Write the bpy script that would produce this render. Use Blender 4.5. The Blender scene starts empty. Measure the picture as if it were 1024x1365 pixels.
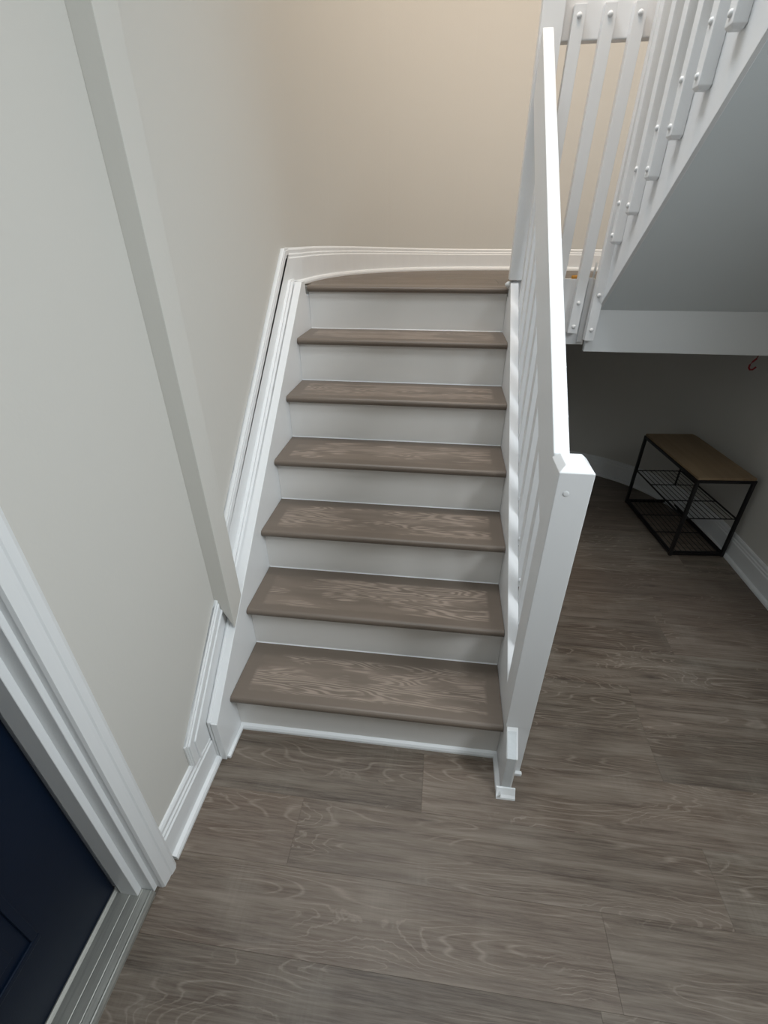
import bpy, bmesh, math, random
from mathutils import Vector, Matrix

# ------------------------------------------------------------------ camera, light, exposure
S = bpy.context.scene
COL = S.collection
cd = bpy.data.cameras.new('camera')
cam = bpy.data.objects.new('camera', cd)
COL.objects.link(cam)
cam.location = (0.6514, -0.9583, 1.5462)
cam.rotation_euler = (1.0293, 0.0025, 0.1244)
cd.sensor_fit = 'HORIZONTAL'
cd.sensor_width = 36.0
cd.lens = 36.0 * 623.9 / 1024.0
cd.clip_start = 0.02
S.camera = cam

S.view_settings.view_transform = 'Standard'
S.view_settings.look = 'None'
S.view_settings.gamma = 1.0
S.view_settings.use_curve_mapping = False
S.view_settings.exposure = -0.04

w = bpy.data.worlds.new('world')
S.world = w
w.use_nodes = True
w.node_tree.nodes['Background'].inputs[0].default_value = (0.62, 0.70, 0.80, 1)
w.node_tree.nodes['Background'].inputs[1].default_value = 0.4


def area(name, loc, target, sx, sy, power, color):
    l = bpy.data.lights.new(name, 'AREA')
    l.shape = 'RECTANGLE'
    l.size, l.size_y = sx, sy
    l.energy = power
    l.color = color
    o = bpy.data.objects.new(name, l)
    COL.objects.link(o)
    o.location = loc
    d = Vector(target) - Vector(loc)
    o.rotation_euler = d.to_track_quat('-Z', 'Y').to_euler()
    return o


# added cool overhead light above the entrance, with no window behind it
area('added_entrance_top_light', (0.85, -1.25, 4.85), (0.75, 0.5, 0.5), 1.7, 1.1, 37, (0.86, 0.95, 1.0))
# daylight from the side window on the right of the hall
sd = area('side_daylight', (2.22, -0.66, 2.15), (0.3, -0.05, 0.8), 0.9, 0.8, 27, (0.9, 0.96, 1.0))
sd.data.spread = math.radians(115)
# weak fill light added above the stairwell; there is no roof opening
area('added_stairwell_fill', (0.45, 0.6, 4.95), (0.75, 0.5, 0.0), 1.0, 1.2, 5, (0.93, 0.97, 1.0))
# light added high on the left to brighten the upper flight's left-facing sides
tw = area('added_left_rake_light', (-0.03, 0.75, 4.1), (1.4, 0.5, 1.7), 1.1, 1.0, 27, (0.86, 0.93, 1.0))
tw.data.spread = math.radians(105)
# warm lamp of the upper storey, shining on the rounded wall of the landing
ul = area('upstairs_lamp', (0.95, 0.9, 3.9), (0.95, 2.4, 2.0), 0.35, 0.35, 13, (1.0, 0.74, 0.52))
ul.data.spread = math.radians(120)

# ------------------------------------------------------------------ constants
H = 0.19          # riser
RUN = 0.2271      # going
SL = H / RUN      # slope of the flights
W = 0.913         # stair width
ZL = 7 * H        # landing 1.33
XW = -0.05        # near left wall
XS = -0.078       # stairwell left wall
CX, CY, CA, CB, CN = 1.10, 1.35, 1.178, 1.12, 2.5
XR = CX + CA


# ------------------------------------------------------------------ material helpers
def s2l(c):
    return tuple(((v / 12.92) if v <= 0.04045 else ((v + 0.055) / 1.055) ** 2.4) for v in c)


def hexc(r, g, b):
    return s2l((r / 255, g / 255, b / 255)) + (1,)


class NT:
    def __init__(s, name):
        s.m = bpy.data.materials.new(name)
        s.m.use_nodes = True
        s.t = s.m.node_tree
        s.b = s.t.nodes['Principled BSDF']

    def n(s, typ, **kw):
        nd = s.t.nodes.new(typ)
        for k, v in kw.items():
            setattr(nd, k, v)
        return nd

    def l(s, a, b):
        s.t.links.new(a, b)

    def val(s, sock, v):
        if hasattr(v, 'is_linked') or hasattr(v, 'links'):
            s.l(v, sock)
        else:
            sock.default_value = v

    def math(s, op, a, b=None, c=None, clamp=False):
        nd = s.n('ShaderNodeMath', operation=op)
        nd.use_clamp = clamp
        s.val(nd.inputs[0], a)
        if b is not None:
            s.val(nd.inputs[1], b)
        if c is not None:
            s.val(nd.inputs[2], c)
        return nd.outputs[0]

    def vmul(s, v, k):
        nd = s.n('ShaderNodeVectorMath', operation='MULTIPLY')
        s.l(v, nd.inputs[0])
        nd.inputs[1].default_value = k
        return nd.outputs[0]

    def vadd(s, a, b):
        nd = s.n('ShaderNodeVectorMath', operation='ADD')
        s.l(a, nd.inputs[0])
        s.l(b, nd.inputs[1])
        return nd.outputs[0]

    def noise(s, vec, scale, detail=3.0, rough=0.55, dist=0.0):
        nd = s.n('ShaderNodeTexNoise')
        s.l(vec, nd.inputs['Vector'])
        nd.inputs['Scale'].default_value = scale
        nd.inputs['Detail'].default_value = detail
        nd.inputs['Roughness'].default_value = rough
        nd.inputs['Distortion'].default_value = dist
        return nd.outputs['Fac']

    def ramp(s, f, stops):
        nd = s.n('ShaderNodeValToRGB')
        s.l(f, nd.inputs[0])
        e = nd.color_ramp.elements
        while len(e) < len(stops):
            e.new(0.5)
        for k, (p, c) in enumerate(stops):
            e[k].position = p
            e[k].color = c if len(c) == 4 else (*c, 1)
        return nd.outputs[0]

    def mix(s, f, a, b, mode='MIX'):
        nd = s.n('ShaderNodeMix', data_type='RGBA', blend_type=mode)
        s.val(nd.inputs[0], f)
        s.val(nd.inputs[6], a)
        s.val(nd.inputs[7], b)
        return nd.outputs[2]

    def bump(s, h, strength, dist=0.002):
        nd = s.n('ShaderNodeBump')
        nd.inputs['Strength'].default_value = strength
        nd.inputs['Distance'].default_value = dist
        s.l(h, nd.inputs['Height'])
        s.l(nd.outputs[0], s.b.inputs['Normal'])


def G(v):
    return (v, v, v, 1)


def paint(name, c, rough, tex=0.15, scale=220, mottled=0.03, spec=0.4):
    t = NT(name)
    co = t.n('ShaderNodeTexCoord').outputs['Object']
    big = t.noise(co, 1.7, 3)
    f = t.math('MULTIPLY', big, mottled * 2)
    t.l(t.mix(f, c, tuple(x * 0.75 for x in c[:3]) + (1,)), t.b.inputs['Base Color'])
    t.b.inputs['Roughness'].default_value = rough
    t.b.inputs['Specular IOR Level'].default_value = spec
    t.bump(t.noise(co, scale, 2), tex, 0.0015)
    return t.m


M = {}
M['wall'] = paint('wall_paint', hexc(211, 209, 203), 0.85, 0.16, 95, 0.04, 0.2)
M['white'] = paint('white_gloss_paint', hexc(235, 237, 238), 0.38, 0.08, 90, 0.04, 0.5)
M['white_rail'] = paint('white_rail_paint', hexc(234, 235, 236), 0.42, 0.10, 60, 0.03, 0.5)
M['soffit'] = paint('soffit_paint', hexc(228, 234, 236), 0.85, 0.2, 200, 0.05, 0.2)
M['ceiling'] = paint('ceiling_paint', hexc(235, 235, 232), 0.9, 0.1, 200, 0.02, 0.2)
M['riser'] = paint('riser_paint', hexc(236, 234, 231), 0.45, 0.1, 80, 0.06, 0.4)
M['scuffed'] = paint('scuffed_paint', hexc(222, 226, 228), 0.6, 0.8, 45, 0.2, 0.3)
M['black_metal'] = paint('black_metal', hexc(22, 21, 22), 0.45, 0.1, 120, 0.1, 0.5)
M['sealant'] = paint('orange_sealant', hexc(205, 150, 70), 0.7, 0.5, 90, 0.2, 0.3)
M['hook'] = paint('dark_red_coated_wire', hexc(128, 18, 28), 0.4, 0.05, 90, 0.1, 0.5)
M['subfloor'] = paint('subfloor', hexc(92, 84, 76), 0.8, 0.1, 100, 0.1, 0.2)
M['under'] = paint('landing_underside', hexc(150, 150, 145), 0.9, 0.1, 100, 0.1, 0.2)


def navy():
    t = NT('navy_door_paint')
    co = t.n('ShaderNodeTexCoord').outputs['Object']
    t.l(t.mix(t.noise(co, 3, 3), hexc(6, 20, 38), hexc(10, 26, 47)), t.b.inputs['Base Color'])
    t.b.inputs['Roughness'].default_value = 0.45
    t.b.inputs['Specular IOR Level'].default_value = 0.25
    t.bump(t.noise(co, 180, 2), 0.08)
    return t.m


M['navy'] = navy()


def metal():
    t = NT('brushed_aluminium')
    co = t.n('ShaderNodeTexCoord').outputs['Object']
    v = t.vmul(co, (60, 3, 60))
    f = t.noise(v, 3, 4)
    dirt = t.noise(co, 14, 4)
    c = t.mix(f, hexc(150, 150, 145), hexc(190, 190, 184))
    c = t.mix(t.math('MULTIPLY', dirt, 0.5), c, hexc(128, 128, 122))
    t.l(c, t.b.inputs['Base Color'])
    t.b.inputs['Metallic'].default_value = 0.6
    t.b.inputs['Roughness'].default_value = 0.45
    t.bump(f, 0.15)
    return t.m


M['metal'] = metal()


def plank_wood():
    """grey brown vinyl oak: cathedral contour lines, fine streaks, knots and pale smears; grain runs along X"""
    t = NT('grey_oak_plank')
    tc = t.n('ShaderNodeTexCoord').outputs['Object']
    rnd = t.n('ShaderNodeObjectInfo').outputs['Random']
    off = t.n('ShaderNodeCombineXYZ')
    t.l(t.math('MULTIPLY', rnd, 37.0), off.inputs[0])
    t.l(t.math('MULTIPLY', rnd, 91.0), off.inputs[1])
    p = t.vadd(tc, off.outputs[0])
    # cathedral lines: contours of a stretched noise field
    fld = t.noise(t.vmul(p, (1.1, 9.0, 1.0)), 1.0, 2.0, 0.4, 0.25)
    vo = t.n('ShaderNodeTexVoronoi')
    t.l(t.vmul(t.vadd(p, t.vmul(t.n('ShaderNodeTexCoord').outputs['Object'], (0, 0, 0))), (1.9, 6.5, 0)), vo.inputs['Vector'])
    vo.inputs['Scale'].default_value = 1.0
    kd = t.math('ADD', vo.outputs['Distance'], t.math('MULTIPLY', t.noise(p, 24, 3), 0.12))
    pull = t.ramp(kd, [(0.02, G(1)), (0.50, G(0))])
    ph = t.math('MULTIPLY', t.math('ADD', fld, t.math('MULTIPLY', pull, 0.30)), 20.0)
    tri = t.math('PINGPONG', ph, 0.5)
    lines = t.math('MULTIPLY', t.math('SUBTRACT', tri, 0.36), 8.0, clamp=True)
    mask = t.noise(t.vmul(p, (1.6, 7.0, 1)), 1.3, 2)
    mask = t.ramp(mask, [(0.46, G(0)), (0.54, G(1))])
    lines = t.math('MULTIPLY', lines, mask)
    # fine streaks
    st = t.noise(t.vmul(p, (7, 170, 1)), 1.0, 4, 0.75)
    st2 = t.noise(t.vmul(p, (1.6, 26, 1)), 1.0, 4, 0.6)
    # cross saw marks
    saw = t.noise(t.vmul(p, (95, 7, 1)), 1.0, 3, 0.6)
    sm = t.ramp(t.noise(p, 4.5, 2), [(0.52, G(0)), (0.68, G(1))])
    # knots
    knot = t.ramp(kd, [(0.06, G(1)), (0.17, G(0))])
    base = t.ramp(st2, [(0.32, hexc(64, 54, 46)), (0.50, hexc(106, 95, 84)), (0.66, hexc(140, 130, 118))])
    base = t.mix(t.math('MULTIPLY', t.ramp(t.noise(t.vmul(p, (0.9, 3, 1)), 1.0, 2), [(0.4, G(0)), (0.62, G(1))]), 0.55), base, hexc(86, 73, 63))
    base = t.mix(t.math('MULTIPLY', mask, 0.45), base, hexc(96, 81, 68))
    c = t.mix(t.math('MULTIPLY', t.math('SUBTRACT', st, 0.40), 2.0, clamp=True), base, hexc(152, 142, 129))
    c = t.mix(t.math('MULTIPLY', lines, t.math('MULTIPLY_ADD', st, 0.9, 0.0)), c, hexc(166, 155, 142))
    c = t.mix(t.math('MULTIPLY', t.math('MULTIPLY', saw, sm), 0.35), c, hexc(168, 160, 148))
    c = t.mix(t.math('MULTIPLY', knot, 0.75), c, hexc(56, 47, 42))
    r2 = t.math('FRACT', t.math('MULTIPLY', rnd, 7.31))
    c = t.mix(t.math('MULTIPLY', r2, 0.28), c, hexc(122, 102, 90))
    # tone of each plank
    tone = t.math('MULTIPLY_ADD', rnd, 0.24, 0.73)
    tv = t.n('ShaderNodeCombineColor')
    for k in range(3):
        t.l(tone, tv.inputs[k])
    c = t.mix(1.0, c, tv.outputs[0], 'MULTIPLY')
    t.l(c, t.b.inputs['Base Color'])
    t.l(t.math('MULTIPLY_ADD', st2, 0.2, 0.36), t.b.inputs['Roughness'])
    t.b.inputs['Specular IOR Level'].default_value = 0.4
    t.bump(t.math('ADD', st, t.math('MULTIPLY', lines, 0.5)), 0.22, 0.001)
    return t.m


M['plank'] = plank_wood()


def tread_wood():
    """brown painted tread with a rubbed pale faux grain inside a plain border"""
    t = NT('painted_tread_wood')
    tc = t.n('ShaderNodeTexCoord').outputs['Object']
    rnd = t.n('ShaderNodeObjectInfo').outputs['Random']
    off = t.n('ShaderNodeCombineXYZ')
    t.l(t.math('MULTIPLY', rnd, 53.0), off.inputs[0])
    t.l(t.math('MULTIPLY', rnd, 17.0), off.inputs[1])
    p = t.vadd(tc, off.outputs[0])
    sep = t.n('ShaderNodeSeparateXYZ')
    t.l(tc, sep.inputs[0])
    x, y = sep.outputs[0], sep.outputs[1]
    ex = t.math('SUBTRACT', W / 2, t.math('ABSOLUTE', t.math('SUBTRACT', x, W / 2)))
    wob = t.math('MULTIPLY_ADD', t.noise(p, 22, 2), 0.012, -0.006)
    mx = t.math('MULTIPLY', t.math('SUBTRACT', t.math('ADD', ex, wob), 0.045), 90, clamp=True)
    my = t.math('MULTIPLY', t.math('SUBTRACT', t.math('ADD', y, wob), 0.040), 90, clamp=True)
    my2 = t.math('MULTIPLY', t.math('SUBTRACT', 0.215, t.math('ADD', y, wob)), 90, clamp=True)
    inner = t.math('MULTIPLY', t.math('MULTIPLY', mx, my), my2)
    fld = t.noise(t.vmul(p, (1.5, 13.0, 1.0)), 1.0, 2.5, 0.5, 0.3)
    tri = t.math('PINGPONG', t.math('MULTIPLY', fld, 24.0), 0.5)
    lines = t.math('MULTIPLY', t.math('SUBTRACT', tri, 0.16), 5.0, clamp=True)
    mask = t.ramp(t.noise(t.vmul(p, (2.4, 9, 1)), 1.4, 3, 0.6), [(0.44, G(0)), (0.52, G(1))])
    st = t.noise(t.vmul(p, (4, 110, 1)), 1.0, 4, 0.6)
    patch = t.math('MULTIPLY', t.math('MULTIPLY', lines, mask), inner)
    patch = t.math('MULTIPLY', patch, t.math('MULTIPLY_ADD', st, 0.9, 0.3, clamp=True))
    soft = t.math('MULTIPLY', t.math('MULTIPLY', inner, t.ramp(t.noise(t.vmul(p, (2, 14, 1)), 1.0, 2), [(0.42, G(0)), (0.6, G(1))])), 0.45)
    c = t.mix(t.math('MULTIPLY', st, 0.5), hexc(108, 97, 87), hexc(122, 110, 99))
    c = t.mix(soft, c, hexc(140, 126, 114))
    c = t.mix(t.math('MULTIPLY', patch, 0.75), c, hexc(172, 156, 143))
    t.l(c, t.b.inputs['Base Color'])
    t.b.inputs['Roughness'].default_value = 0.42
    t.bump(t.math('ADD', st, patch), 0.12, 0.001)
    return t.m


M['tread'] = tread_wood()


def bench_wood():
    t = NT('oak_board')
    tc = t.n('ShaderNodeTexCoord').outputs['Object']
    f = t.noise(t.vmul(tc, (60, 4, 1)), 1.0, 4, 0.6)
    g = t.noise(t.vmul(tc, (14, 2, 1)), 1.0, 3)
    c = t.mix(f, hexc(142, 120, 92), hexc(176, 152, 122))
    c = t.mix(t.math('MULTIPLY', g, 0.5), c, hexc(120, 98, 74))
    t.l(c, t.b.inputs['Base Color'])
    t.b.inputs['Roughness'].default_value = 0.6
    t.bump(f, 0.1)
    return t.m


M['oak'] = bench_wood()


# ------------------------------------------------------------------ mesh helpers
def box(bm, x0, x1, y0, y1, z0, z1):
    vs = [bm.verts.new(p) for p in ((x0, y0, z0), (x1, y0, z0), (x1, y1, z0), (x0, y1, z0),
                                    (x0, y0, z1), (x1, y0, z1), (x1, y1, z1), (x0, y1, z1))]
    for f in ((0, 3, 2, 1), (4, 5, 6, 7), (0, 1, 5, 4), (1, 2, 6, 5), (2, 3, 7, 6), (3, 0, 4, 7)):
        bm.faces.new([vs[i] for i in f])


def prism(bm, pts, axis, a0, a1):
    """extrude a 2-D polygon along an axis; pts in the other two axes in order (x: yz, y: xz, z: xy)"""
    def mk(p, a):
        return {'x': (a, p[0], p[1]), 'y': (p[0], a, p[1]), 'z': (p[0], p[1], a)}[axis]
    A = [bm.verts.new(mk(p, a0)) for p in pts]
    B = [bm.verts.new(mk(p, a1)) for p in pts]
    n = len(pts)
    bm.faces.new(A)
    bm.faces.new(list(reversed(B)))
    for i in range(n):
        bm.faces.new([A[(i + 1) % n], A[i], B[i], B[(i + 1) % n]])


def tube(bm, pts, r, n=8):
    pts = [Vector(p) for p in pts]
    rings = []
    for i, p in enumerate(pts):
        if i == 0:
            d = pts[1] - p
        elif i == len(pts) - 1:
            d = p - pts[i - 1]
        else:
            d = (pts[i + 1] - pts[i - 1])
        d.normalize()
        up = Vector((0, 0, 1)) if abs(d.z) < 0.9 else Vector((1, 0, 0))
        u = d.cross(up).normalized()
        v = d.cross(u).normalized()
        rings.append([bm.verts.new(p + r * (math.cos(2 * math.pi * k / n) * u + math.sin(2 * math.pi * k / n) * v)) for k in range(n)])
    for a, b in zip(rings, rings[1:]):
        for k in range(n):
            bm.faces.new([a[k], a[(k + 1) % n], b[(k + 1) % n], b[k]])
    bm.faces.new(list(reversed(rings[0])))
    bm.faces.new(rings[-1])


def sweep(bm, path, prof, closed_ends=True):
    """path: list of ((x,y), (nx,ny), z); prof: closed list of (d, h): d along the normal, h up"""
    rings = []
    for (x, y), (nx, ny), z in path:
        rings.append([bm.verts.new((x + nx * d, y + ny * d, z + h)) for d, h in prof])
    n = len(prof)
    for a, b in zip(rings, rings[1:]):
        for k in range(n):
            bm.faces.new([a[k], a[(k + 1) % n], b[(k + 1) % n], b[k]])
    if closed_ends:
        bm.faces.new(list(reversed(rings[0])))
        bm.faces.new(rings[-1])


def obj(name, bm, mat, parent=None, bevel=0.0, segs=2, smooth=False, origin=None):
    bmesh.ops.recalc_face_normals(bm, faces=bm.faces[:])
    if bevel > 0:
        es = [e for e in bm.edges if len(e.link_faces) == 2 and e.calc_face_angle(0) > 0.5]
        bmesh.ops.bevel(bm, geom=es, offset=bevel, segments=segs, affect='EDGES', profile=0.6, clamp_overlap=True)
    me = bpy.data.meshes.new(name)
    if origin is not None:
        bmesh.ops.translate(bm, verts=bm.verts[:], vec=-Vector(origin))
    bm.to_mesh(me)
    bm.free()
    if smooth:
        for p in me.polygons:
            p.use_smooth = True
    me.materials.append(M[mat])
    o = bpy.data.objects.new(name, me)
    COL.objects.link(o)
    if parent is not None:
        o.parent = parent
    if origin is not None:
        o.location = Vector(origin) - (Vector(parent.location) if parent is not None else Vector())
    elif parent is not None:
        o.location = -Vector(parent.location)
    return o


def empty(name, loc, label=None, cat=None, kind=None, group=None):
    o = bpy.data.objects.new(name, None)
    o.empty_display_size = 0.1
    COL.objects.link(o)
    o.location = loc
    if label:
        o['label'] = label
    if cat:
        o['category'] = cat
    if kind:
        o['kind'] = kind
    if group:
        o['group'] = group
    return o


def struct(name, bm, mat, bevel=0.0, smooth=False):
    o = obj(name, bm, mat, None, bevel, smooth=smooth)
    o['kind'] = 'structure'
    return o


def new():
    return bmesh.new()


# ------------------------------------------------------------------ the room shell
def wall_curve(inset=0.0, t0=0.0, t1=math.pi, n=56):
    """superellipse plan of the rounded end, from the right wall (t=0) round to the left wall (t=pi)"""
    out = []
    for i in range(n + 1):
        t = t0 + (t1 - t0) * i / n
        c, s = math.cos(t), math.sin(t)
        x = CX + CA * math.copysign(abs(c) ** (2 / CN), c)
        y = CY + CB * abs(s) ** (2 / CN)
        out.append((x, y))
    res = []
    for i, (x, y) in enumerate(out):
        a = out[max(i - 1, 0)]
        b = out[min(i + 1, len(out) - 1)]
        tx, ty = b[0] - a[0], b[1] - a[1]
        L = math.hypot(tx, ty)
        nx, ny = -ty / L, tx / L          # to the left of travel = towards the room
        if i == 0:
            nx, ny = -1, 0
        if i == len(out) - 1:
            nx, ny = 1, 0
        res.append(((x + nx * inset, y + ny * inset), (nx, ny)))
    return res


ZC = 5.1
path = [((XR, -0.0), (-1, 0))] + wall_curve(n=140) + [((XS, 0.17), (1, 0))]
cuts = [0, 1, 20, 40, 60, 82, 102, 122, len(path) - 2, len(path) - 1]
for q, (ca, cb) in enumerate(zip(cuts, cuts[1:])):
    bm = new()
    sweep(bm, [(p, n, 0) for p, n in path[ca:cb + 1]], [(0, -0.02), (0, ZC), (-0.12, ZC), (-0.12, -0.02)])
    wseg = struct('wall_right' if q == 0 else 'wall_left' if q == 8 else 'wall_back', bm, 'wall')
    for pg in wseg.data.polygons:
        pg.use_smooth = True
    bb = bmesh.new()
    bb.from_mesh(wseg.data)
    for e in bb.edges:
        e.smooth = not (len(e.link_faces) < 2 or e.calc_face_angle(0) > 0.6)
    bb.to_mesh(wseg.data)
    bb.free()

bm = new()
box(bm, XR, XR + 0.12, -3.2, 0.0, -0.02, ZC)
struct('wall_right', bm, 'wall')
bm = new()
prism(bm, [(-0.412, 0), (0.17, 0), (0.17, ZC), (-3.2, ZC), (-3.2, 0), (-1.47, 0), (-1.47, 2.12), (-0.412, 2.12)], 'x', XW - 0.13, XW)
struct('wall_left', bm, 'wall')
bm = new()
box(bm, -0.18, XR + 0.12, -3.32, -3.2, -0.02, ZC)
struct('wall_front', bm, 'wall')
bm = new()
box(bm, -0.2, XR + 0.12, -3.3, 2.6, ZC, ZC + 0.1)
struct('ceiling', bm, 'ceiling')

# boxed corner of the left wall that stops on the sloping skirting
bm = new()
y0, y1 = 0.13, 0.216
foot = [(0.001, y0, 0.388), (0.001, y1, 0.462), (XW, y1, 0.600), (XW, y0, 0.516)]
A = [bm.verts.new(p) for p in foot]
B = [bm.verts.new((p[0], p[1], ZC)) for p in foot]
bm.faces.new(A)
bm.faces.new(B[::-1])
for k in range(4):
    bm.faces.new([A[k], B[k], B[(k + 1) % 4], A[(k + 1) % 4]])
box(bm, XS - 0.03, XW, y0 + 0.001, y1, 0.1, ZC)
t1 = struct('trim_1', bm, 'wall', 0.0015)
t1['label'] = 'boxed wall corner ending in a slanted foot above the skirting'

# ---- floor: sub-floor plus single planks
bm = new()
box(bm, -0.2, XR + 0.1, -3.3, 2.6, -0.06, -0.006)
floor = struct('floor', bm, 'subfloor')
rng = random.Random(5)
PW = 0.19
joints = {-3: 1.103, -2: 1.154, -1: 0.295, 0: 0.667, 1: 1.448, 2: 0.26, 3: 0.9, 4: 1.7, 5: 0.55, 6: 1.2, 7: 2.0, 8: 0.8, 9: 1.5, 10: 1.1, 11: 0.4, 12: 1.7,
          -4: 0.50, -5: 1.75, -6: 0.9}
for k in range(-12, 14):
    ya = 0.003 + (k - 1) * PW
    j = joints.get(k, rng.uniform(0.2, 1.2))
    xs = sorted({max(-0.16, min(2.36, j + 1.19 * q)) for q in range(-2, 3)} | {-0.16, 2.36})
    for a, b in zip(xs, xs[1:]):
        if b - a < 0.04:
            continue
        bm = new()
        g = 0.00015
        box(bm, a + g, b - g, ya + g, ya + PW - g, -0.006, 0.0)
        o = obj('plank', bm, 'plank', floor, 0.0003, 1, origin=(a + rng.random() * 0.001, ya, 0))

# ------------------------------------------------------------------ baseboards
BB = [(0, 0), (0.018, 0), (0.018, 0.100), (0.014, 0.105), (0.014, 0.113), (0.010, 0.118), (0.010, 0.130), (0.006, 0.137), (0, 0.138)]
SHOE = [(0.018, 0), (0.033, 0), (0.033, 0.008), (0.029, 0.016), (0.018, 0.020)]


def baseboard(name, path, z, k=1.0):
    e = empty(name, (path[0][0][0], path[0][0][1], z), kind='structure')
    b = new()
    rings = []
    for (x, y), (nx, ny) in path:
        kk = k if k == 1.0 else k + 0.27 * (max(0.0, 0.95 - x) / 1.03) ** 2.2
        rings.append([b.verts.new((x + nx * d, y + ny * d, z + h * kk)) for d, h in BB])
    nn = len(BB)
    for A_, B_ in zip(rings, rings[1:]):
        for q in range(nn):
            b.faces.new([A_[q], A_[(q + 1) % nn], B_[(q + 1) % nn], B_[q]])
    b.faces.new(rings[0][::-1])
    b.faces.new(rings[-1])
    obj('board', b, 'white', e)
    b = new()
    sweep(b, [(p, n, z) for p, n in path], SHOE)
    obj('shoe_molding', b, 'white', e)
    return e


yB0 = -0.0995
baseboard('baseboard_left', [((XW, yB0), (1, 0)), ((XW, -0.40), (1, 0))], 0.0)
lw = wall_curve(0.0)
baseboard('baseboard_right', [((XR, -3.1), (-1, 0)), ((XR, 0.0), (-1, 0))] + lw[:53], 0.0)
baseboard('baseboard_back', [((p[0] + n[0] * 0.02, p[1] + n[1] * 0.02), n) for p, n in lw[3:-1]] + [((XS, 1.325), (1, 0))], ZL, 0.84)

# ------------------------------------------------------------------ front door in the left wall
door = empty('door_1', (XW, -0.95, 0), kind='structure')
bm = new()
box(bm, -0.19, -0.150, -1.42, -0.49, 0.012, 2.08)
obj('door_slab', bm, 'navy', door, 0.002)


def panel(ya, yb, za, zb):
    b = new()
    t = 0.018
    for (u0, u1, v0, v1) in ((ya, yb, za, za + t), (ya, yb, zb - t, zb), (ya, ya + t, za + t, zb - t), (yb - t, yb, za + t, zb - t)):
        box(b, -0.1505, -0.143, u0, u1, v0, v1)
    f = obj('panel_molding', b, 'navy', door, 0.003)
    b = new()
    box(b, -0.1505, -0.146, ya + 0.05, yb - 0.05, za + 0.05, zb - 0.05)
    obj('door_panel', b, 'navy', door, 0.002)


for ya in (-1.26, -0.93):
    panel(ya, ya + 0.275, 0.228, 0.90)
    panel(ya, ya + 0.275, 1.05, 1.92)


def jamb_side(sg, yc):
    """casing, jamb and stop of one side; sg=+1 for the side at larger y"""
    def Y(v):
        return yc + sg * v
    # v measured from the opening edge outwards
    b = new()
    prism(b, [(XW, Y(0.031)), (-0.028, Y(0.030)), (-0.021, Y(0.033)), (-0.0185, Y(0.052)), (-0.0185, Y(0.060)), (-0.0155, Y(0.063)), (-0.0135, Y(0.078)),
              (-0.0185, Y(0.088)), (XW, Y(0.089))], 'z', 0.0, 2.16)
    obj('casing', b, 'white', door)
    b = new()
    prism(b, [(-0.17, Y(0.016)), (-0.0435, Y(0.018)), (-0.0435, Y(0.0315)), (-0.17, Y(0.0315))], 'z', 0.0, 2.12)
    obj('jamb', b, 'white', door, 0.001, 1)
    b = new()
    prism(b, [(-0.128, Y(0.0)), (-0.078, Y(0.0)), (-0.078, Y(0.0175)), (-0.128, Y(0.0175))], 'z', 0.0, 2.10)
    obj('stop', b, 'white', door, 0.001, 1)


jamb_side(1, -0.498)
jamb_side(-1, -1.40)
bm = new()
box(bm, XW, -0.0185, -1.49, -0.41, 2.10, 2.17)
obj('head_casing', bm, 'white', door, 0.002)
bm = new()
box(bm, -0.17, -0.0435, -1.42, -0.47, 2.09, 2.12)
obj('head_jamb', bm, 'white', door)
# threshold with ridges
bm = new()
prof = [(-0.150, 0), (-0.150, 0.016), (-0.146, 0.018), (-0.142, 0.016), (-0.138, 0.012), (-0.120, 0.0125), (-0.102, 0.0125), (-0.100, 0.0115), (-0.098, 0.0125),
        (-0.074, 0.0125), (-0.072, 0.0115), (-0.070, 0.0125), (-0.053, 0.0115), (-0.050, 0.013), (-0.047, 0.012), (-0.044, 0.012), (-0.040, 0.006), (-0.038, 0.0)]
prism(bm, prof, 'y', -1.4155, -0.4815)
obj('threshold', bm, 'metal', door)
bm = new()
box(bm, -0.165, -0.150, -1.40, -0.498, 0.002, 0.012)
obj('weather_strip', bm, 'black_metal', door)

# ------------------------------------------------------------------ lower flight
st = empty('staircase', (W / 2, 0.7, 0), 'lower white staircase with six brown painted treads rising to the landing', 'staircase')
OH = 0.032
for i in range(1, 7):
    y0 = (i - 1) * RUN
    y1 = i * RUN + OH
    z = i * H
    bm = new()
    T = 0.027
    r = T / 2
    pr = [(y0 + r, z - T)]
    for k in range(1, 8):
        a = -math.pi / 2 - math.pi * k / 8
        pr.append((y0 + r + r * math.cos(a), z - r + r * math.sin(a)))
    pr += [(y0 + r, z), (y1 - 0.0005, z), (y1 - 0.0005, z - T)]
    prism(bm, pr, 'x', 0.0015, W - 0.0015)
    obj('tread', bm, 'tread', st, origin=(0, y0, z))
for i in range(7):
    y = i * RUN + OH
    bm = new()
    box(bm, 0.0006, W - 0.0006, y, y + 0.018, i * H + (0.0 if i else 0.0), (i + 1) * H - 0.027)
    obj('riser', bm, 'riser', st)
# caulk line where riser meets tread
for i in range(1, 7):
    bm = new()
    y = i * RUN + OH
    prism(bm, [(y, i * H), (y - 0.003, i * H), (y, i * H + 0.003)], 'x', 0.001, W - 0.001)
    obj('caulk_line', bm, 'white', st)
bm = new()
prism(bm, [(OH, 0), (OH - 0.015, 0), (OH - 0.014, 0.008), (OH - 0.009, 0.015), (OH, 0.019)], 'x', 0.001, W)
obj('shoe_molding', bm, 'white', st)

# inner skirt board against the left wall (thick, with a bead along its upper edge)
IB = 0.270


def slope_poly(i0, i1, ya, yb, rise=SL):
    return [(ya, i0 + rise * ya), (yb, i0 + rise * yb), (yb, i1 + rise * yb), (ya, i1 + rise * ya)]


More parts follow.
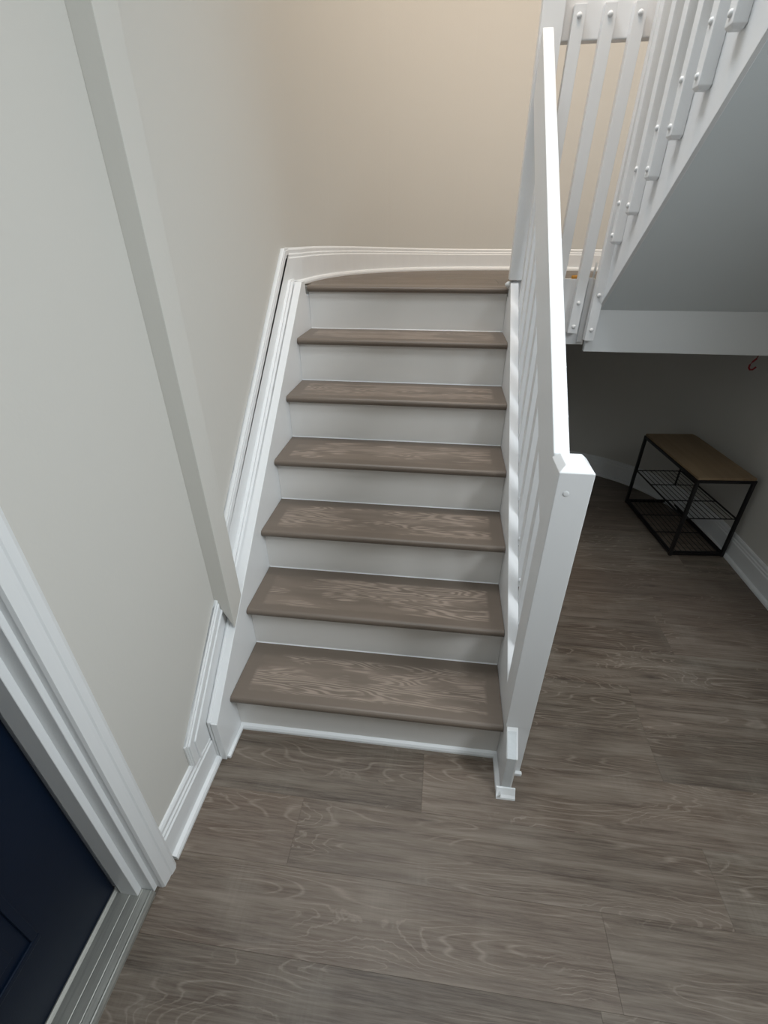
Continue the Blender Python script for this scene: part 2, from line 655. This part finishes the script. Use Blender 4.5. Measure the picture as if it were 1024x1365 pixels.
yE, yT = -0.095, 1.292
bm = new()
prism(bm, [(yE, 0), (yE, IB + SL * yE), (yT, IB + SL * yT), (yT + 0.05, IB + SL * yT), (yT + 0.05, ZL + 0.004), (yT + 0.055, 1.29), (yT + 0.12, 1.29), (yT + 0.12, 1.0), (0.9, 0.5), (0.2, 0)], 'x', -0.0375, 0.0)
obj('skirt_board', bm, 'white', st, 0.0012, 1)
bm = new()
prism(bm, [(0.215, 0.1), (0.215, IB + SL * 0.215), (yT, IB + SL * yT), (yT + 0.06, IB + SL * yT), (yT + 0.06, 1.0), (0.9, 0.5)], 'x', -0.0605, -0.0302)
obj('skirt_board_backing', bm, 'white', st)
bm = new()
prism(bm, [(yE - 0.004, 0.0), (yE - 0.004, IB + SL * yE + 0.004), (0.216, IB + SL * 0.216 + 0.005), (0.216, IB - 0.03 + SL * 0.216), (yE + 0.022, IB - 0.03 + SL * (yE + 0.022)), (yE + 0.022, 0.0)], 'x', -0.0335, -0.024)
obj('skirt_bead', bm, 'white', st, 0.002, 1)
bm = new()
prism(bm, [(0.217, IB - 0.02 + SL * 0.217), (0.217, IB + 0.007 + SL * 0.217), (yT - 0.002, IB + 0.007 + SL * yT), (yT + 0.06, IB + 0.007 + SL * yT),
           (yT + 0.06, IB - 0.02 + SL * yT), (yT, IB - 0.02 + SL * yT)], 'x', -0.062, -0.048)
obj('skirt_bead', bm, 'white', st, 0.003, 2)
bm = new()
prism(bm, [(0.217, IB - 0.02 + SL * 0.217), (0.217, IB + 0.003 + SL * 0.217), (yT - 0.002, IB + 0.003 + SL * yT), (yT, IB - 0.02 + SL * yT)], 'x', -0.047, -0.040)
obj('skirt_bead', bm, 'white', st, 0.0015, 1)
bm = new()
box(bm, 0.0, 0.013, yE, OH, 0, 0.014)
obj('shoe_molding', bm, 'white', st, 0.004, 2)
# plumb end moulding of the inner board
bm = new()
box(bm, -0.022, 0.0008, yE - 0.0045, yE + 0.0, 0.0, IB + SL * yE)
obj('end_molding', bm, 'white', st, 0.0015, 1)

# outer skirt board on the wall, with cap moulding
IA = 0.438
bm = new()
prism(bm, [(-0.205, 0.130), (-0.205, 0.228), (0.216, 0.228 + SL * 0.421), (0.216, 0.2), (0.0, 0.05), (-0.09, 0.05), (-0.14, 0.120)], 'x', XW + 0.0002, XW + 0.012)
obj('wall_skirt', bm, 'white', st, 0.001, 1)
c0 = 0.228 + SL * 0.205
for d0, d1, xa in ((-0.014, 0.0, XW + 0.008), (-0.042, -0.010, XW + 0.0165), (-0.050, -0.041, XW + 0.021)):
    bm = new()
    YA = 0.129 if d1 > -0.02 else 0.215
    # sloping cap that turns down the plumb end
    ya = -0.205 - d1
    yi = -0.205 - d0
    prism(bm, [(-0.208 - d1 * 0.8, 0.128), (-0.208 - d1 * 0.8, c0 + d1 + SL * (-0.208 - d1 * 0.8)), (YA, c0 + d1 + SL * YA), (YA, c0 + d0 + SL * YA),
               (-0.208 - d0 * 0.8, c0 + d0 + SL * (-0.208 - d0 * 0.8)), (-0.208 - d0 * 0.8, 0.128)], 'x', XW + 0.0001, xa)
    obj('cap_molding', bm, 'white', st, 0.0015, 1)
yTA = 1.278
IA = 0.412
zt = IA + SL * yTA
bm = new()
prism(bm, [(0.217, 0.1), (0.217, IA + SL * 0.217), (yTA, zt), (yTA + 0.05, zt), (yTA + 0.05, 1.2), (0.8, 0.6)], 'x', XS + 0.0002, XS + 0.0180)
obj('wall_skirt', bm, 'white', st, 0.001, 1)
for d0, d1, xa in ((-0.014, 0.0, XS + 0.009), (-0.042, -0.010, XS + 0.0198), (-0.049, -0.041, XS + 0.0190)):
    bm = new()
    prism(bm, [(0.217, IA + d0 + SL * 0.217), (0.217, IA + d1 + SL * 0.217), (yTA, zt + d1), (yTA + 0.05, zt + d1 * 0.5), (yTA + 0.05, zt + d0 * 0.6), (yTA + 0.012, zt + d0 * 0.7)], 'x', XS + 0.0001, xa)
    obj('cap_molding', bm, 'white', st, 0.0015, 1)

# right stringer with a sloping top and a plumb toe
IR = 0.255
bm = new()
prism(bm, [(-0.092, 0.0), (-0.092, IR + SL * -0.092), (1.31, IR + SL * 1.31), (1.345, 1.36), (1.345, 1.29), (1.41, 1.29), (1.41, 1.10), (1.25, 1.02), (0.05, 0.0)], 'x', W, W + 0.034)
obj('stringer', bm, 'white_rail', st, 0.0015, 1)
bm = new()
prism(bm, [(-0.0925, 0.03), (-0.0925, IR + SL * -0.0925 + 0.0015), (-0.032, IR + SL * -0.032 + 0.0015), (-0.032, IR + SL * -0.032 - 0.004), (-0.088, IR + SL * -0.088 - 0.006), (-0.088, 0.03)], 'x', W + 0.002, W + 0.0295)
obj('filler_strip', bm, 'scuffed', st, 0.001, 1)
bm = new()
prism(bm, [(-0.0925, 0), (-0.117, 0), (-0.115, 0.006), (-0.108, 0.012), (-0.097, 0.030), (-0.0925, 0.030)], 'x', W - 0.013, W + 0.046)
obj('shoe_molding', bm, 'white', st)
bm = new()
prism(bm, [(W - 0.013, 0), (W - 0.012, 0.007), (W - 0.006, 0.015), (W - 0.0005, 0.024), (W - 0.0005, 0)], 'y', -0.115, OH - 0.012)
obj('shoe_molding', bm, 'white', st)
# closed-in side of the stair below the stringer
bm = new()
prism(bm, [(0.05, 0.0), (1.25, 1.0), (1.40, 1.1), (1.40, 0.0)], 'x', W + 0.004, W + 0.024)
obj('side_panel', bm, 'white', st)

# ------------------------------------------------------------------ landing
lp = wall_curve(0.0)
bm = new()
pts = [(XR, 1.4005)] + [p for p, n in lp if p[1] > 1.4005] + [(XS, 1.4005)]
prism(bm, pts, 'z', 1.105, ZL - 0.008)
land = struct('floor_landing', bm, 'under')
# landing boards, cut to the rounded wall
yy = 1.4126
ys = [1.36264, 1.55, 1.74, 1.93, 2.12, 2.31, 2.47]
rj = random.Random(9)


def xlim(y):
    v = max(0.0, 1 - (max(0, y - CY) / CB) ** CN) ** (1 / CN)
    return CX - CA * v, CX + CA * v


# nosing board at the top of the lower flight
bm = new()
y0 = 6 * RUN
T, r = 0.027, 0.0135
pr = [(y0 + r, ZL - T)]
for k in range(1, 8):
    a = -math.pi / 2 - math.pi * k / 8
    pr.append((y0 + r + r * math.cos(a), ZL - r + r * math.sin(a)))
pr += [(y0 + r, ZL), (y0 + 0.09, ZL), (y0 + 0.09, ZL - T)]
prism(bm, pr, 'x', 0.0015, W - 0.0015)
obj('nosing', bm, 'tread', land, origin=(0, y0 + 0.3, ZL))
bm = new()
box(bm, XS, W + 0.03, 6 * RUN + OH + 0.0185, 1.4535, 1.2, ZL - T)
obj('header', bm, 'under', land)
ys = [1.453] + ys[1:]
for a, b in zip(ys, ys[1:]):
    j = rj.uniform(0.4, 1.7)
    la, ra = xlim(b - 0.001)
    lb, rb = xlim(a)
    for (u0, u1) in ((None, j), (j, None)):
        m = 6
        left, right = [], []
        for q in range(m + 1):
            y = a + 0.0004 + (b - a - 0.0008) * q / m
            l_, r_ = xlim(min(y, CY + CB - 0.0005))
            if u0 is None:
                left.append((min(l_, j - 0.01), y)); right.append((u1 - 0.0004, y))
            else:
                left.append((u0 + 0.0004, y)); right.append((max(r_, j + 0.01), y))
        bm = new()
        prism(bm, left + right[::-1], 'z', ZL - 0.0079, ZL)
        obj('plank', bm, 'plank', land, origin=(left[0][0], a, ZL))
bm = new()
box(bm, W + 0.032, XR - 0.0, 1.402, 1.4528, ZL - 0.0079, ZL)
obj('plank', bm, 'plank', land, origin=(W, 1.402, ZL))
# fascia of the gap between the two flights
bm = new()
box(bm, W + 0.0345, 1.272, 1.36, 1.3995, 1.098, 1.366)
obj('fascia', bm, 'white_rail', land, 0.002)
bm = new()
box(bm, 1.242, 1.262, 1.352, 1.3595, 1.11, 1.372)
obj('filler_strip', bm, 'white_rail', land, 0.002)
bm = new()
tube(bm, [(1.175, 1.372, 1.371), (1.19, 1.374, 1.372), (1.21, 1.374, 1.370)], 0.008, 8)
obj('sealant', bm, 'sealant', land, smooth=True)
bm = new()
tube(bm, [(1.262, 1.366, 1.366), (1.2625, 1.366, 1.40), (1.265, 1.367, 1.43)], 0.005, 8)
obj('filler_strip', bm, 'white', land, smooth=True)
# beam that carries the upper flight
bm = new()
box(bm, 1.276, XR, 1.335, 1.3595, 1.073, 1.262)
obj('fascia', bm, 'white', land, 0.002)
bm = new()
bm2 = bm
tube(bm, [(W - 0.012, 1.352, 1.338), (W - 0.004, 1.348, 1.345), (W + 0.006, 1.330, 1.347)], 0.011, 10)
obj('molding_end', bm, 'white', land, smooth=True)

# ------------------------------------------------------------------ balusters with carriage bolts
def bolt(parent, loc, direction):
    b = new()
    d = Vector(direction)
    u = Vector((0, 0, 1))
    v = d.cross(u)
    R = 0.0085
    rings = []
    for k, (rr, hh) in enumerate(((R, 0.0), (R * 0.95, 0.003), (R * 0.72, 0.0055), (R * 0.38, 0.007))):
        rings.append([b.verts.new(d * hh + (u * math.cos(2 * math.pi * q / 10) + v * math.sin(2 * math.pi * q / 10)) * rr) for q in range(10)])
    for a, c in zip(rings, rings[1:]):
        for q in range(10):
            b.faces.new([a[q], a[(q + 1) % 10], c[(q + 1) % 10], c[q]])
    b.faces.new(rings[-1])
    bmesh.ops.recalc_face_normals(b, faces=b.faces[:])
    me = bpy.data.meshes.new('bolt')
    b.to_mesh(me)
    b.free()
    for p in me.polygons:
        p.use_smooth = True
    me.materials.append(M['white_rail'])
    o = bpy.data.objects.new('bolt', me)
    COL.objects.link(o)
    o.parent = parent
    o.location = loc
    return o


def baluster(root, x0, x1, y0, y1, z0, z1, bolts, cut=0.0):
    """bolts: list of (z, side) with side '-x' or '-y'; origin at the foot"""
    ox, oy = (x0 + x1) / 2, (y0 + y1) / 2
    b = new()
    if cut:
        q = [(x0, y0), (x1, y0), (x1, y1), (x0, y1)]
        qi = [(x0 + cut, y0 + cut), (x1 - cut * 0.3, y0 + cut), (x1 - cut * 0.3, y1 - cut), (x0 + cut, y1 - cut)]
        R0 = [b.verts.new((x, y, z0)) for x, y in qi]
        R1 = [b.verts.new((x, y, z0 + cut * 1.1)) for x, y in q]
        R2 = [b.verts.new((x, y, z1)) for x, y in q]
        b.faces.new(R0[::-1])
        b.faces.new(R2)
        for P, Q in ((R0, R1), (R1, R2)):
            for k_ in range(4):
                b.faces.new([P[k_], P[(k_ + 1) % 4], Q[(k_ + 1) % 4], Q[k_]])
    else:
        box(b, x0, x1, y0, y1, z0, z1)
    o = obj('baluster', b, 'white_rail', root, 0.0022, 2, origin=(ox, oy, z0))
    for z, side in bolts:
        if side == '-x':
            bolt(o, (x0 - ox, 0.0, z - z0), (-1, 0, 0))
        else:
            bolt(o, (0.0, y0 - oy, z - z0), (0, -1, 0))
    return o


# ---- railing of the lower flight
lr = empty('stair_railing', (0.95, 0, 0), 'white sloping railing with corner newel beside the lower flight', 'railing')
NX0, NX1 = 0.909, 0.984
ny0, ny1 = -0.024, 0.060
bm = new()
ch = 0.014
lo = [(NX0, ny0), (NX1, ny0), (NX1, ny1), (NX0, ny1)]
hi = [(NX0 + ch, ny0 + ch), (NX1 - ch, ny0 + ch), (NX1 - ch, ny1 - ch * 0.5), (NX0 + ch, ny1 - ch * 0.5)]
zf = IR + SL * ny0 + 0.002
A = [bm.verts.new((x, y, IR + SL * y + 0.001)) for x, y in lo]
B = [bm.verts.new((x, y, 1.104)) for x, y in lo]
Cc = [bm.verts.new((x, y, 1.117)) for x, y in hi]
bm.faces.new(A[::-1])
bm.faces.new(Cc)
for P, Q in ((A, B), (B, Cc)):
    for k in range(4):
        bm.faces.new([P[k], P[(k + 1) % 4], Q[(k + 1) % 4], Q[k]])
obj('newel_post', bm, 'white_rail', lr, 0.0018, 2)
bm = new()
prism(bm, [(ny0 + 0.0005, 0.0), (ny0 + 0.0005, IR + SL * ny0 + 0.004), (ny1, IR + SL * ny1 + 0.004), (ny1, 0.0)], 'x', W + 0.0345, NX1 - 0.0003)
obj('newel_leg', bm, 'white_rail', lr, 0.0012, 1)
bm = new()
box(bm, W + 0.05, NX1 + 0.005, ny0 - 0.012, ny0 - 0.0002, 0.0, 0.014)
obj('shoe_molding', bm, 'white', lr, 0.003, 2)
bolt(lr, (0.932 - 0.95, ny0 - 0.0005, 1.055), (0, -1, 0)).name = 'plug'
bpy.data.objects['plug'].scale = (0.8, 0.12, 0.8)

IT, IBm = 1.062, 0.868
ye = 1.285
bm = new()
prism(bm, [(ny1 + 0.0005, IBm + SL * ny1), (ny1 + 0.0005, IT + SL * ny1), (ye - 0.010, IT + SL * (ye - 0.010)), (ye, IT + SL * ye - 0.012), (ye, IBm + SL * ye)], 'x', 0.911, 0.947)
obj('handrail', bm, 'white_rail', lr, 0.003, 2)
for k in range(10):
    yb = 0.150 + 0.117 * k
    if yb > 1.22:
        break
    baluster(lr, 0.9475, 0.983, yb, yb + 0.038, IR - 0.12 + SL * yb, IBm + 0.040 + SL * yb,
             [(IR - 0.09 + SL * yb, '-y')])

# ---- landing newel and guard across the gap
lg = empty('landing_railing', (1.1, 1.36, ZL), 'white landing guard rail with bolted square balusters between the flights', 'railing')
bm = new()
box(bm, 0.906, 0.981, 1.3105, 1.3595, IR + SL * 1.3105 + 0.012, 2.42)
obj('newel_post', bm, 'white_rail', lg, 0.002)
bm = new()
box(bm, 0.9815, 1.300, 1.360, 1.400, 2.112, 2.262)
obj('top_rail', bm, 'white_rail', lg, 0.006, 3)
for k, xc in enumerate((1.012, 1.112, 1.209)):
    zb = 1.152
    baluster(lg, xc - 0.0205, xc + 0.0205, 1.3215, 1.3595, zb, 2.196, [(zb + 0.028, '-y'), (1.276, '-y'), (2.166, '-y')]).rotation_euler = (0, 0.020, 0)

# ------------------------------------------------------------------ upper flight
us = empty('staircase', (1.78, 0.7, ZL), 'upper white staircase overhead, seen from below with grey soffit and bolted stringer', 'staircase')
SB, STP = 2.365, 2.712       # z + SL*y of the stringer's lower and upper edge
XO = 1.302
yt, yb_ = 0.00, 1.334
bm = new()
prism(bm, [(yb_, SB + 0.001 - SL * yb_), (yb_, STP - SL * yb_ - 0.1), (yb_ - 0.08, STP - SL * (yb_ - 0.08)), (yt, STP - SL * yt), (yt, SB + 0.001 - SL * yt)], 'x', XO, XO + 0.009)
obj('stringer', bm, 'white_rail', us, 0.001, 1)
bm = new()
prism(bm, slope_poly(SB - 0.004, SB + 0.012, yt, yb_, -SL), 'x', XO - 0.004, XO + 0.010)
obj('edge_bead', bm, 'white_rail', us, 0.0015, 1)
bm = new()
prism(bm, slope_poly(SB + 0.000, SB + 0.026, yt, yb_, -SL), 'x', XO + 0.0105, XR - 0.001)
obj('soffit', bm, 'soffit', us)
for i in range(1, 7):
    y1 = 1.334 - (i - 1) * RUN
    z = ZL + i * H
    bm = new()
    box(bm, XO + 0.0095, XR - 0.004, y1 - RUN - 0.03, y1, z - 0.027, z)
    obj('tread', bm, 'tread', us, 0.004, 2, origin=(XO + 0.036, y1 - RUN - 0.03, z))
    bm = new()
    box(bm, XO + 0.0095, XR - 0.004, y1 - 0.048, y1 - 0.03, z - H, z - 0.0275)
    obj('riser', bm, 'riser', us)
bm = new()
box(bm, XO + 0.0, XR, -0.9, -0.0005, 2.40, 2.66)
fu = struct('floor_upper', bm, 'ceiling')

ur = empty('stair_railing', (1.3, 0.7, ZL), 'white bolted baluster railing on the side of the upper flight', 'railing')
BX0, BX1 = XO - 0.0350, XO - 0.0005
k = 0
for yk in (1.217, 1.100, 0.982, 0.869, 0.758, 0.648, 0.538, 0.428, 0.318, 0.208, 0.098):
    zb = 2.491 + 0.044 * max(0.0, yk - 0.65) - SL * yk
    baluster(ur, BX0, BX1, yk, yk + 0.040, zb, 3.47 - SL * yk, [(zb + 0.030, '-x'), (zb + 0.134, '-x')], cut=0.008)
    k += 1
# the corner baluster is bolted to the beam end
baluster(ur, 1.2605, 1.2995, 1.298, 1.3345, 1.126, 3.47 - SL * 1.3, [(1.171, '-y'), (1.309, '-y')]).rotation_euler = (0, 0.016, 0)
bm = new()
prism(bm, slope_poly(3.33, 3.52, 0.0, 1.334, -SL), 'x', XO + 0.0, XO + 0.038)
obj('handrail', bm, 'white_rail', ur, 0.003)

# ------------------------------------------------------------------ shoe bench under the landing
ang = math.atan2(0.051, 0.575)
be = empty('shoe_bench', (1.951, 1.315, 0), 'small black metal shoe bench with brown wood top under the landing', 'bench')
be.rotation_euler = (0, 0, ang)
BWd, BL, BH = 0.296, 0.605, 0.470
fr = 0.016


def bpart(name, fn, mat, bevel=0.0, loc=(0, 0, 0), parent=None):
    b = new()
    fn(b)
    bmesh.ops.recalc_face_normals(b, faces=b.faces[:])
    if bevel:
        es = [e for e in b.edges if len(e.link_faces) == 2 and e.calc_face_angle(0) > 0.5]
        bmesh.ops.bevel(b, geom=es, offset=bevel, segments=2, affect='EDGES', clamp_overlap=True)
    me = bpy.data.meshes.new(name)
    b.to_mesh(me)
    b.free()
    me.materials.append(M[mat])
    o = bpy.data.objects.new(name, me)
    COL.objects.link(o)
    o.parent = parent or be
    o.location = loc
    return o


for lx in (0, BWd - fr):
    for ly in (0, BL - fr):
        bpart('leg', lambda b: box(b, 0, fr, 0, fr, 0, BH - 0.02), 'black_metal', 0.001, (lx, ly, 0))


def ring(b, z0, z1):
    box(b, fr, BWd - fr, 0, fr, z0, z1)
    box(b, fr, BWd - fr, BL - fr, BL, z0, z1)
    box(b, 0.001, fr - 0.001, fr, BL - fr, z0, z1)
    box(b, BWd - fr + 0.001, BWd - 0.001, fr, BL - fr, z0, z1)


bpart('top_frame', lambda b: (ring(b, BH - 0.0195, BH - 0.004), box(b, 0, fr, 0, fr, BH - 0.0195, BH - 0.004), box(b, BWd - fr, BWd, 0, fr, BH - 0.0195, BH - 0.004),
                              box(b, 0, fr, BL - fr, BL, BH - 0.0195, BH - 0.004), box(b, BWd - fr, BWd, BL - fr, BL, BH - 0.0195, BH - 0.004)), 'black_metal')
bpart('bottom_frame', lambda b: ring(b, 0.006, 0.020), 'black_metal')
bpart('seat_board', lambda b: box(b, 0.004, BWd - 0.004, 0.004, BL - 0.004, BH - 0.0035, BH + 0.010), 'oak', 0.0015)


def shelf(z):
    sh = bpart('wire_shelf', lambda b: (tube(b, [(0.010, fr, z), (0.010, BL - fr, z)], 0.0045, 6), tube(b, [(BWd - 0.010, fr, z), (BWd - 0.010, BL - fr, z)], 0.0045, 6)), 'black_metal')
    for q in range(4):
        y = 0.014 + (BL - 0.028) * q / 3
        bpart('cross_wire', lambda b: tube(b, [(0.010, y, z - 0.001), (BWd - 0.010, y, z - 0.001)], 0.003, 6), 'black_metal', parent=sh)
    for q in range(9):
        x = 0.036 + (BWd - 0.072) * q / 8
        bpart('long_wire', lambda b: tube(b, [(x, 0.012, z + 0.003), (x, BL - 0.012, z + 0.003)], 0.0018, 6), 'black_metal', parent=sh)


shelf(0.236)
shelf(0.024)

# ------------------------------------------------------------------ hook under the beam
bm = new()
hp = [(2.022, 1.347, 1.0725), (2.018, 1.347, 1.056), (2.008, 1.347, 1.044), (2.001, 1.347, 1.030), (2.001, 1.347, 1.018), (2.009, 1.347, 1.009), (2.020, 1.347, 1.010), (2.030, 1.347, 1.022)]
tube(bm, hp, 0.0038, 8)
hk = obj('hook', bm, 'hook', None, smooth=True)
hk['label'] = 'small dark red hook hanging under the edge of the landing'
hk['category'] = 'hook'
